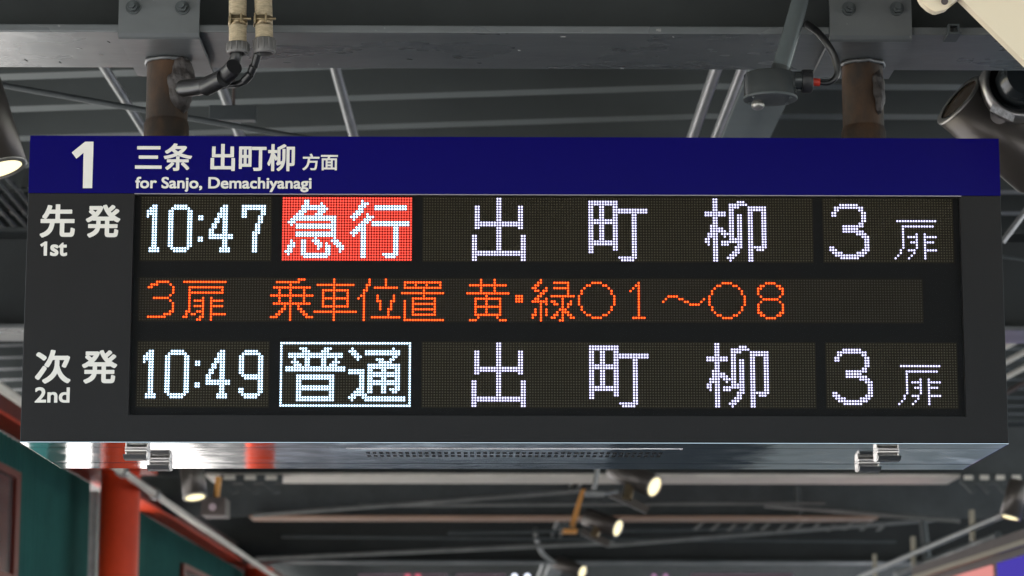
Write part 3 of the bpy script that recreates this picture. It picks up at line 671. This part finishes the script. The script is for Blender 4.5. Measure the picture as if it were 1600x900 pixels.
# ---------------------------------------------------------------- spotlights
def spotlight(label, f, Yf, rpx, ratio, wpx, lit=True, yoke=None, rim=.9, seg=32):
    fc = P(f[0], f[1], Yf); vf = (fc-CAM).normalized(); lo, hi = Yf-1.5, Yf+1.5
    for _ in range(50):                      # how far the rear leans back for the face to look this narrow
        m_ = (lo+hi)/2; d = P(rpx[0], rpx[1], m_)-fc
        if d.normalized().dot(vf) < ratio: lo = m_
        else: hi = m_
    rc = P(rpx[0], rpx[1], lo); R_ = wpx/2*S(Yf)
    t = thing('spotlight', label, 'spotlight', rc, 'cylinder spotlights')
    d = (rc-fc).normalized(); L_ = (rc-fc).length
    bm = bmesh.new(); lathe(bm, fc, rc, [(0.03, R_*.86), (0, R_*.93), (0, R_), (.93, R_), (1, R_*.86)], seg, caps=False)
    x, y = frame_of(d); n_ = seg
    bm.faces.new([bm.verts.new(rc+(x*math.cos(2*math.pi*i/n_)+y*math.sin(2*math.pi*i/n_))*R_*.86) for i in range(n_)])
    bd = part('lamp_body', bm, m_spot, t)
    bm = bmesh.new(); lathe(bm, fc-d*.001, fc+d*.004, [(0, R_*.8), (0, R_*1.0), (1, R_*1.01)], seg, caps=False); part('lamp_rim', bm, m_spotrim, t)
    bm = bmesh.new(); lathe(bm, fc+d*.003, fc+d*.006, [(0, R_*rim*.93), (1, R_*rim*.93)], seg)
    part('lens', bm, m_lampface if lit else m_lensoff, t)
    if yoke:
        ya, yb_, off = yoke
        a, b = P(ya[0], ya[1], Yf+.02), P(yb_[0], yb_[1], Yf+.02)
        dd = (b-a).normalized(); up = (fc-rc).normalized().cross(Vector((0, 1, 0))).normalized()
        bm = bmesh.new(); poly = [a-up*off*.5, b-up*off*.5, b+up*off*.5, a+up*off*.5]; prism(bm, poly, (0, .05, 0)); part('yoke', bm, m_spot, t)
        bm = bmesh.new(); c_ = fc.lerp(rc, .55); q_ = a.lerp(b, .45); cyl(bm, c_, Vector((q_.x, q_.y, q_.z)), .03, 14); part('pivot', bm, m_brass, t)
    return t, fc, rc, R_, d
m_lensoff = mat('unlit lens', (.07, .05, .035), .15)
spotlight('lit dark spotlight at the left edge beside the header, aimed down', (0, 265), 1.0, (-57, 82), .33, 89)
t, fc, rc, R_, d = spotlight('large unlit spotlight with silver collar behind the board corner', (1498, 156), 1.05, (1632, 272), .24, 99, lit=False)
sY = S(1.1)
ca, cb = P(1579, 143, 1.02), P(1592, 130, .95)
bm = bmesh.new(); lathe(bm, ca, cb, [(0, 46*sY), (0, 55*sY), (1, 55*sY), (1, 48*sY), (.6, 47*sY)], 44, caps=False); part('silver_collar', bm, mat('satin silver', (.42, .40, .38), .35, .85), t)
bm = bmesh.new(); lathe(bm, ca, cb, [(.2, 47*sY), (.5, 47*sY)], 44); part('collar_disc', bm, m_blackrough, t)
bm = bmesh.new(); lathe(bm, ca.lerp(cb, .5), cb+(cb-ca)*1.0, [(0, 37*sY), (.9, 37*sY), (1, 33*sY)], 40); sw = part('swivel_cap', bm, mat('gloss black', (.02, .024, .026), .18), t)
bm = bmesh.new(); k0 = P(1562, 179, .985); cyl(bm, k0, k0+Vector((.0, .03, .01)), 14.5*sY, 28, 18*sY); part('pivot_knob', bm, mat('pivot grey', (.2, .18, .17), .45, .3), t)
q0 = P(1572, 168, .958)
bm = bmesh.new(); prism(bm, [P(1551, 163, .93), P(1586, 180, .93), P(1583, 190, .93), P(1547, 173, .93)], (0, .003, 0)); part('rating_label', bm, mat('label white', (.7, .7, .7), .4, noise=.5, nscale=120), t)
spotlight('upper lit spotlight of the pair hanging under the board middle', (1022.5, 760.5), 10.2, (958, 730), .56, 37, yoke=((952, 768), (1013, 797), .05))
spotlight('lower lit spotlight of the pair, under the orange arm end', (965.4, 825.4), 13.3, (915, 807), .45, 30, yoke=((908, 829), (952, 850), .05))
spotlight('lowest lit spotlight cut by the bottom edge, fed by a curved cable', (910, 894), 18.5, (868, 878), .5, 22)
spotlight('lit spotlight pointing down beside the small grey camera', (305, 777.5), 7.3, (297, 712), .36, 38)
t, *_ = spotlight('lit dark spotlight above the silver handrail end', (1578, 809), 8.4, (1592, 752), .2, 33)
# supports of the pair
t = thing('support_pole', 'grey stem with clamp foot holding the upper spotlight', 'stem', P(932, 740, 10.1))
bm = bmesh.new(); tube(bm, [P(934, 700, 10.1), P(933, 735, 10.1), P(928, 765, 10.1)], 4*S(10.1), 12); part('pole', bm, m_galv, t)
bm = bmesh.new(); a, b = P(914, 775, 10.1), P(945, 768, 10.1); box(bm, (a.x, 10.08, a.z), (b.x, 10.16, b.z), .004); part('clamp', bm, m_galv, t)
part('clamp', cylm(P(944, 772, 10.1), P(965, 768, 10.15), 3*S(10.1), 10), m_galv, t)
t = thing('orange_arm', 'tilted orange arm with a flat foot between the two spotlights', 'arm', P(903, 795, 12.0))
bm = bmesh.new(); prism(bm, [P(908, 764, 12), P(915, 764, 12), P(898, 824, 12), P(889, 822, 12)], (0, .05, 0)); part('arm', bm, m_orange, t)
a, b = P(880, 833, 12), P(902, 827, 12); part('foot', bxm((a.x, 11.95, a.z), (b.x, 12.1, b.z), .004), m_orange, t)
a, b = P(873, 827, 12), P(890, 818, 12); part('joint', bxm((a.x, 11.96, a.z), (b.x, 12.09, b.z), .004), m_steel, t)
bm = bmesh.new(); tube(bm, [P(836, 826, 18.4), P(838, 842, 18.4), P(846, 862, 18.5), P(858, 874, 18.55), P(870, 880, 18.6)], 3.4*S(18.4), 10)
o = link('grey_cable', bm, m_galv); tag(o, 'curved grey cable feeding the lowest spotlight', 'cable')
bm = bmesh.new(); a, b = P(315, 806, 8.0), P(354, 778, 8.0)
t = thing('camera_box', 'small grey camera box beside the down facing lamp', 'camera', P(335, 790, 8.0))
part('camera_body', bxm((a.x, 7.95, a.z), (b.x, 8.2, b.z), .006), m_brown, t)
part('camera_lens', cylm(P(332, 792, 7.949), P(332, 792, 7.93), 6*S(8), 14), mat('pinkish lens', (.4, .3, .33), .3), t)
part('mount', cylm(P(338, 780, 8.05), P(342, 745, 8.05), 5*S(8), 12), m_orange, t)

# ---------------------------------------------------------------- red column, fascia, teal wall
def zel(py, Y): return P(800, py, Y).z
cY = 10.4; colx = P(186.5, 820, cY).x; colr = 31*S(cY)
for cy2, pxc, lb in ((19.6, 404, 'second vermilion column, far away with only its top above the bottom edge'),):
    x2 = P(pxc, 880, cy2).x; t = thing('red_column', lb, 'column', (x2, cy2, 0), 'round vermilion columns')
    part('shaft', cylm((x2, cy2, 0), (x2, cy2, 3.24), .14, 30), m_redpaint, t)
t = thing('red_column', 'round vermilion column under the red fascia, nearest one', 'column', (colx, cY, 0), 'round vermilion columns')
part('shaft', cylm((colx, cY, 0), (colx, cY, 3.24), colr, 36), m_redpaint, t)
part('shaft_cap', bxm((colx-.2, cY-.2, 3.241), (colx+.2, cY+.2, 3.27)), m_redpaint, t)
f0, f1 = PZ(-30, 638, 3.25), PZ(440, 921, 3.25)
fdir = (f1-f0).normalized(); fa = f0-fdir*3; fbk = f0+fdir*30; nx = Vector((-fdir.y, fdir.x, 0))
def strip(bm, off0, off1, z0, z1, a=None, b=None):
    a = a or fa; b = b or fbk
    p = [a-nx*off0, b-nx*off0, b-nx*off1, a-nx*off1]
    lo = [Vector((q.x, q.y, z0)) for q in p]; prism(bm, lo, (0, 0, z1-z0))
# positive offset = towards the platform (+x)
t = thing('red_fascia_beam', 'vermilion fascia beam running away above the teal wall', 'beam', f0)
bm = bmesh.new(); strip(bm, -.09, .06, 3.25, 3.268); part('lower_flange', bm, m_redpaint, t)
bm = bmesh.new(); strip(bm, -.035, -.025, 3.2685, 3.42); part('web', bm, m_darkred, t)  # shade above the lit flange is put into this darker red
bm = bmesh.new(); strip(bm, -.6, .0, 3.4205, 3.435); part('soffit', bm, m_brown, t)
pp0, pp1 = PZ(235, 767, 3.13), PZ(400, 881, 3.13); pd = (pp1-pp0).normalized()
rod('conduit_pipe', 'pale grey pipe running away in front of the red fascia', 'pipe', pp0-pd*6.0, pp0+pd*18, .022, m_grey)
for k in (0.2, -1.2):
    q = pp0+pd*k; bm = bmesh.new(); cyl(bm, q-pd*.06, q+pd*.06, .036, 14); o = link('pipe_coupling', bm, m_galv); tag(o, 'pipe coupling nearest the red column' if k > 0 else 'pipe coupling half hidden just before the red column', 'coupling', 'couplings on the pale pipe')
# teal wall: ribbed sheets
t = thing('teal_wall', 'teal ribbed metal wall with red framed windows left of the board', 'wall', f0-nx*-.1)
def wall_pt(s_, off, z): q = fa+fdir*s_; q = Vector((q.x, q.y, z))+nx*(.1-off); return q
def solve_s(px):
    lo, hi = 0, 33
    for _ in range(40):
        m_ = (lo+hi)/2; q = wall_pt(m_, 0, 3)-CAM; x = 800+F*(q.dot(_r))/(q.dot(_f))
        if x < px: lo = m_
        else: hi = m_
    return lo
ZW = 2.30
s_cut = solve_s(137); s_beg2 = solve_s(214)
def sheet(s0, s1, z0=ZW, z1=3.249):
    n = max(1, int(round((s1-s0)/1.0)))
    for i in range(n):
        a, b = s0+(s1-s0)*i/n+.001, s0+(s1-s0)*(i+1)/n-.001; k = max(1, int((b-a)/.12)); bm = bmesh.new(); prev = None
        for j in range(k):
            u = a+(b-a)*j/k; du = (b-a)/k
            for d_, h_ in ((0, 0), (.5, 0), (.6, .018), (.6, .010), (.9, .010)):
                cur = [bm.verts.new(wall_pt(u+du*d_, h_, z)) for z in (z0, z1)]
                if prev and (cur[0].co-prev[0].co).length > 1e-5: bm.faces.new((prev[0], prev[1], cur[1], cur[0]))
                prev = cur
        part('wall_sheet', bm, m_teal, t)
sheet(0, s_cut); sheet(s_beg2, 33)
bm = bmesh.new(); 
for u0, u1 in ((0, s_cut), (s_beg2, 33)):
    p = [wall_pt(u0, -.01, ZW+.01), wall_pt(u1, -.01, ZW+.01), wall_pt(u1, -.03, ZW+.01), wall_pt(u0, -.03, ZW+.01)]; prism(bm, p, (0, 0, .93))
part('seam_light_stop', bm, m_brown, t, kind='stuff')  # added sheet that stops daylight leaking through the wall seams
def wbox(bm, s0, s1, o0, o1, z0, z1):
    p = [wall_pt(s0, o0, z0), wall_pt(s1, o0, z0), wall_pt(s1, o1, z0), wall_pt(s0, o1, z0)]; prism(bm, p, (0, 0, z1-z0))
def window(px0, px1, zt, zb, lb):
    a, b = solve_s(px0), solve_s(px1)
    bm = bmesh.new(); w_ = .04
    wbox(bm, a, a+w_*3, .02, .05, zb, zt); wbox(bm, b-w_*3, b, .02, .05, zb, zt); wbox(bm, a+w_*3+.001, b-w_*3-.001, .02, .05, zt-w_, zt); wbox(bm, a+w_*3+.001, b-w_*3-.001, .02, .05, zb, zb+w_)
    f_ = part('window_frame', bm, m_darkred, t)
    bm = bmesh.new(); wbox(bm, a+w_*3, b-w_*3, .021, .03, zb+w_, zt-w_); part('window_pane', bm, mat('window glass', (.08, .07, .075), .2), f_)
window(-60, 19, 3.06, 2.45, ''); window(278, 372, 3.02, 2.3, '')
bm = bmesh.new(); wbox(bm, solve_s(139), solve_s(150), .0, .05, 0, 3.2); o = link('downpipe', bm, m_brace); tag(o, 'pale grey vertical strip between teal wall and red column', 'downpipe')
# piers of the wall standing below the sheets
t2 = thing('wall_pier', 'teal pier under the wall beside the red column', 'pier', wall_pt(2, 0, 0))
bm = bmesh.new(); wbox(bm, solve_s(72), solve_s(102), -.12, 0, 0, ZW-.002); part('pier_face', bm, m_teal, t2)

# right hand side: handrail, fascia and lit posters
vx = 3.86
def rline(px0, py0, px1, py1, z):  # a level straight line seen through two pixels
    return PZ(px0, py0, z), PZ(px1, py1, z)
a, b = rline(1342, 902, 1575, 801, 3.05)
t = thing('silver_handrail', 'silver rail on short posts above the lit posters', 'rail', a)
part('rail', cylm(a, b, .022, 12), m_galv, t)
dd = b-a
for (px, y0, y1) in ((1519, 797, 846), (1427, 838, 884), (1367, 866, 902)):
    u = (px-1342)/(1575-1342); q = None
    # post where the rail crosses this column of the picture
    lo, hi = 0, 1
    for _ in range(30):
        m_ = (lo+hi)/2; w0 = a.lerp(b, m_)-CAM; x = 800+F*w0.dot(_r)/w0.dot(_f)
        if x < px: lo = m_
        else: hi = m_
    q = a.lerp(b, lo); s_ = S(q.y)
    part('rail_post', bxm((q.x-.015, q.y-.03, P(px, y1, q.y).z), (q.x+.015, q.y+.03, P(px, y0, q.y).z), .004), m_yellowtrim, t)
a, b = rline(1425, 901, 1640, 831, 2.75)
t = thing('poster_cabinet', 'brown overhead cabinet of lit posters in the lower corner', 'advert cabinet', a)
d_ = (b-a).normalized(); nn = Vector((-d_.y, d_.x, 0)); nn = nn if nn.x < 0 else -nn
def cab(bm, o0, o1, z0, z1, A_=None, B_=None):
    A_ = A_ or a-d_*0; B_ = B_ or b+d_*0
    p = [A_-nn*o0, B_-nn*o0, B_-nn*o1, A_-nn*o1]; prism(bm, [Vector((q.x, q.y, z0)) for q in p], (0, 0, z1-z0))
bm = bmesh.new(); cab(bm, .0, .5, 2.755, 2.815); part('cabinet_top', bm, m_brown, t)
bm = bmesh.new(); cab(bm, -.02, .02, 2.72, 2.75); part('edge_trim', bm, m_yellowtrim, t)
bm = bmesh.new(); cab(bm, .03, .4, 1.9, 2.7195); part('cabinet_body', bm, m_brown, t)
def cabpt(px, o_):
    lo, hi = -.5, 1.5
    for _ in range(40):
        m_ = (lo+hi)/2; q = a.lerp(b, m_)-nn*o_; q.z = 2.6; w0 = q-CAM; x = 800+F*w0.dot(_r)/w0.dot(_f)
        if x < px: lo = m_
        else: hi = m_
    return a.lerp(b, lo)
bm = bmesh.new(); cab(bm, .012, .029, 1.95, 2.668, cabpt(1440, .02), cabpt(1550, .02)); part('pink_poster', bm, m_pinkpanel, t)
bm = bmesh.new(); cab(bm, .012, .029, 1.95, 2.668, cabpt(1560, .02), cabpt(1660, .02)); vp_ = part('violet_poster', bm, m_violet, t)
bm = bmesh.new(); cab(bm, .008, .0115, 2.2, 2.5, cabpt(1590, .02), cabpt(1604, .02)); part('poster_figure', bm, m_magenta, vp_)
bm = bmesh.new(); aa, bb = rline(1400, 898, 1560, 836, 2.98); o = link('rail_beam', cylm(aa, bb, .03, 8), m_steel); tag(o, 'thin dark rail between the silver handrail and the poster cabinet', 'rail')

# far lamps and sign strip along the bottom edge
for i, (px, py, m_, lb) in enumerate(((804, 901, 'w', 'left one of the two far white lamps at the bottom edge'), (824, 901, 'w', 'right one of the two far white lamps at the bottom edge'),
        (637, 901, 'p', 'left one of the pink lamps below the left half of the board'), (653, 901, 'p', 'right one of the pink lamps below the left half of the board'),
        (1022, 901, 'v', 'left one of the lilac lamps below the upper spotlight'), (1040, 901, 'v', 'right one of the lilac lamps below the upper spotlight'))):
    mm = {'w': emis('far white lamp', (.8, .85, 1), .6), 'p': emis('far pink lamp', (1, .2, .3), .2), 'v': emis('far lilac lamp', (.55, .28, .5), .2)}[m_]
    t = thing('far_lamp', lb, 'lamp', P(px, py, 21), 'far lamps at the bottom edge')
    part('lamp_housing', cylm(P(px, py, 21.01), P(px, py, 21.15), 5.5*S(21), 16), m_spot, t)
    part('lens', cylm(P(px, py, 20.99), P(px, py, 21.009), 4.6*S(21), 16), mm, t)
for px0, px1 in ((560, 700), (712, 790), (1080, 1240)):
    a_, b_ = P(px0, 896, 21.6), P(px1, 918, 21.6)
    o = link('far_sign', bxm((a_.x, 21.6, b_.z), (b_.x, 21.75, a_.z), .01), emis('dim lilac sign', (.4, .3, .36), .06)); tag(o, {560: 'dim lilac sign strip under the pink lamps', 712: 'dim lilac sign strip just left of the white lamps', 1080: 'dim lilac sign strip right of the lilac lamps'}[px0], 'sign', 'dim sign strips far away')

# side glimpses past the board's ends
for i in range(9):
    z = 3.8; q = PZ(-2, 262+i*21, z)
    rod('roof_rib', 'roof rib number %s from the lamp, past the board\'s left edge' % ['one', 'two', 'three', 'four', 'five', 'six', 'seven', 'eight', 'nine'][i], 'rib', (q.x, q.y-1.5, z), (q.x, q.y+4, z), .009, m_steel, 'thin ribs behind the left lamp', 8)
prod(1566, 378, 3.2, 1625, 300, 3.2, 10, 'slanting grey rod past the board, under the unlit spotlight', 'brace_rod', 'rod', m_galv)
prod(1560, 400, 3.6, 1640, 412, 3.6, 6, 'thin dark level rod past the board, under the unlit spotlight', 'brace_rod', 'rod', m_steel)
for k in range(4):
    prod(1560, 548+k*24, 8.2, 1640, 505+k*24, 8.2, 9, ['topmost', 'second', 'third', 'lowest'][k]+' of the slanting slats past the right edge of the board', 'brace_rod', 'rod', m_grey if k < 3 else m_brown, 'slanting slats past the board')

# chips in the beam's paint, hanging clutter between the far beams
bt = bpy.data.objects['steel_beam']; m_chip = mat('paint chip', (.02, .02, .02), .6); m_chip2 = mat('bare metal chip', (.5, .5, .5), .4, .3)
for k, (px, py, L_, a_, dk) in enumerate(((41, 95, 8, 60, 1), (94, 98, 6, 70, 1), (158, 86, 7, 15, 0), (170, 66, 5, 40, 1), (124, 76, 9, 10, 0), (498, 101, 5, 80, 0), (640, 93, 10, 12, 1), (715, 91, 14, 5, 1), (880, 58, 9, 2, 0), (960, 77, 12, 20, 1), (975, 80, 8, 160, 1), (1052, 58, 4, 30, 0), (972, 107, 7, 5, 0), (811, 79, 5, 20, 0))):
    c = PZ(px, py, zf-.0012); a = math.radians(a_); L_ *= .0014; u = Vector((math.cos(a), math.sin(a)*2, 0)); v_ = Vector((-math.sin(a), math.cos(a), 0))
    bm = bmesh.new(); prism(bm, [c-u*L_*.5, c+v_*L_*.13, c+u*L_*.5, c-v_*L_*.10], (0, 0, .001)); part('paint_chip', bm, m_chip if dk else m_chip2, bt)
for (x0, y0, x1, y1, Y, wd, m_, nm, cat, lb) in (
    (560, 790, 1290, 786, 12.9, 5, m_brace, 'conduit_pipe', 'pipe', 'thin level conduit in front of the brown edged beam'),
    (1245, 760, 1250, 806, 13.9, 9, m_steel, 'hanger_rod', 'rod', 'dim upright hanger between the far beams, right of the spotlights'),
    (1440, 800, 1452, 900, 15.0, 12, m_steel, 'hanger_rod', 'rod', 'dim upright hanger behind the silver handrail'),
    (880, 750, 888, 830, 15.2, 9, m_blackrough, 'hanger_rod', 'rod', 'dark upright hanger just left of the orange arm'),
    (700, 832, 1180, 826, 17.2, 6, m_steel, 'conduit_pipe', 'pipe', 'thin level conduit behind the lower spotlight'),
    (440, 838, 1400, 846, 17.6, 5, m_steel, 'conduit_pipe', 'pipe', 'faint sagging conduit between the two farthest beams')):
    prod(x0, y0, Y, x1, y1, Y, wd, lb, nm, cat, m_)
for i in range(12):
    q = P(1090+i*26, 827+((i*7) % 3), 14.3); w_ = 7*S(14.3)
    bm = bmesh.new(); prism(bm, [(q.x-w_, 14.3, q.z), (q.x, 14.3, q.z), (q.x+w_*1.6, 14.3, q.z+.05), (q.x+w_*.6, 14.3, q.z+.05)], (0, .04, 0)); part('bracket_tooth', bm, m_brace, bpy.data.objects['steel_beam.003'])
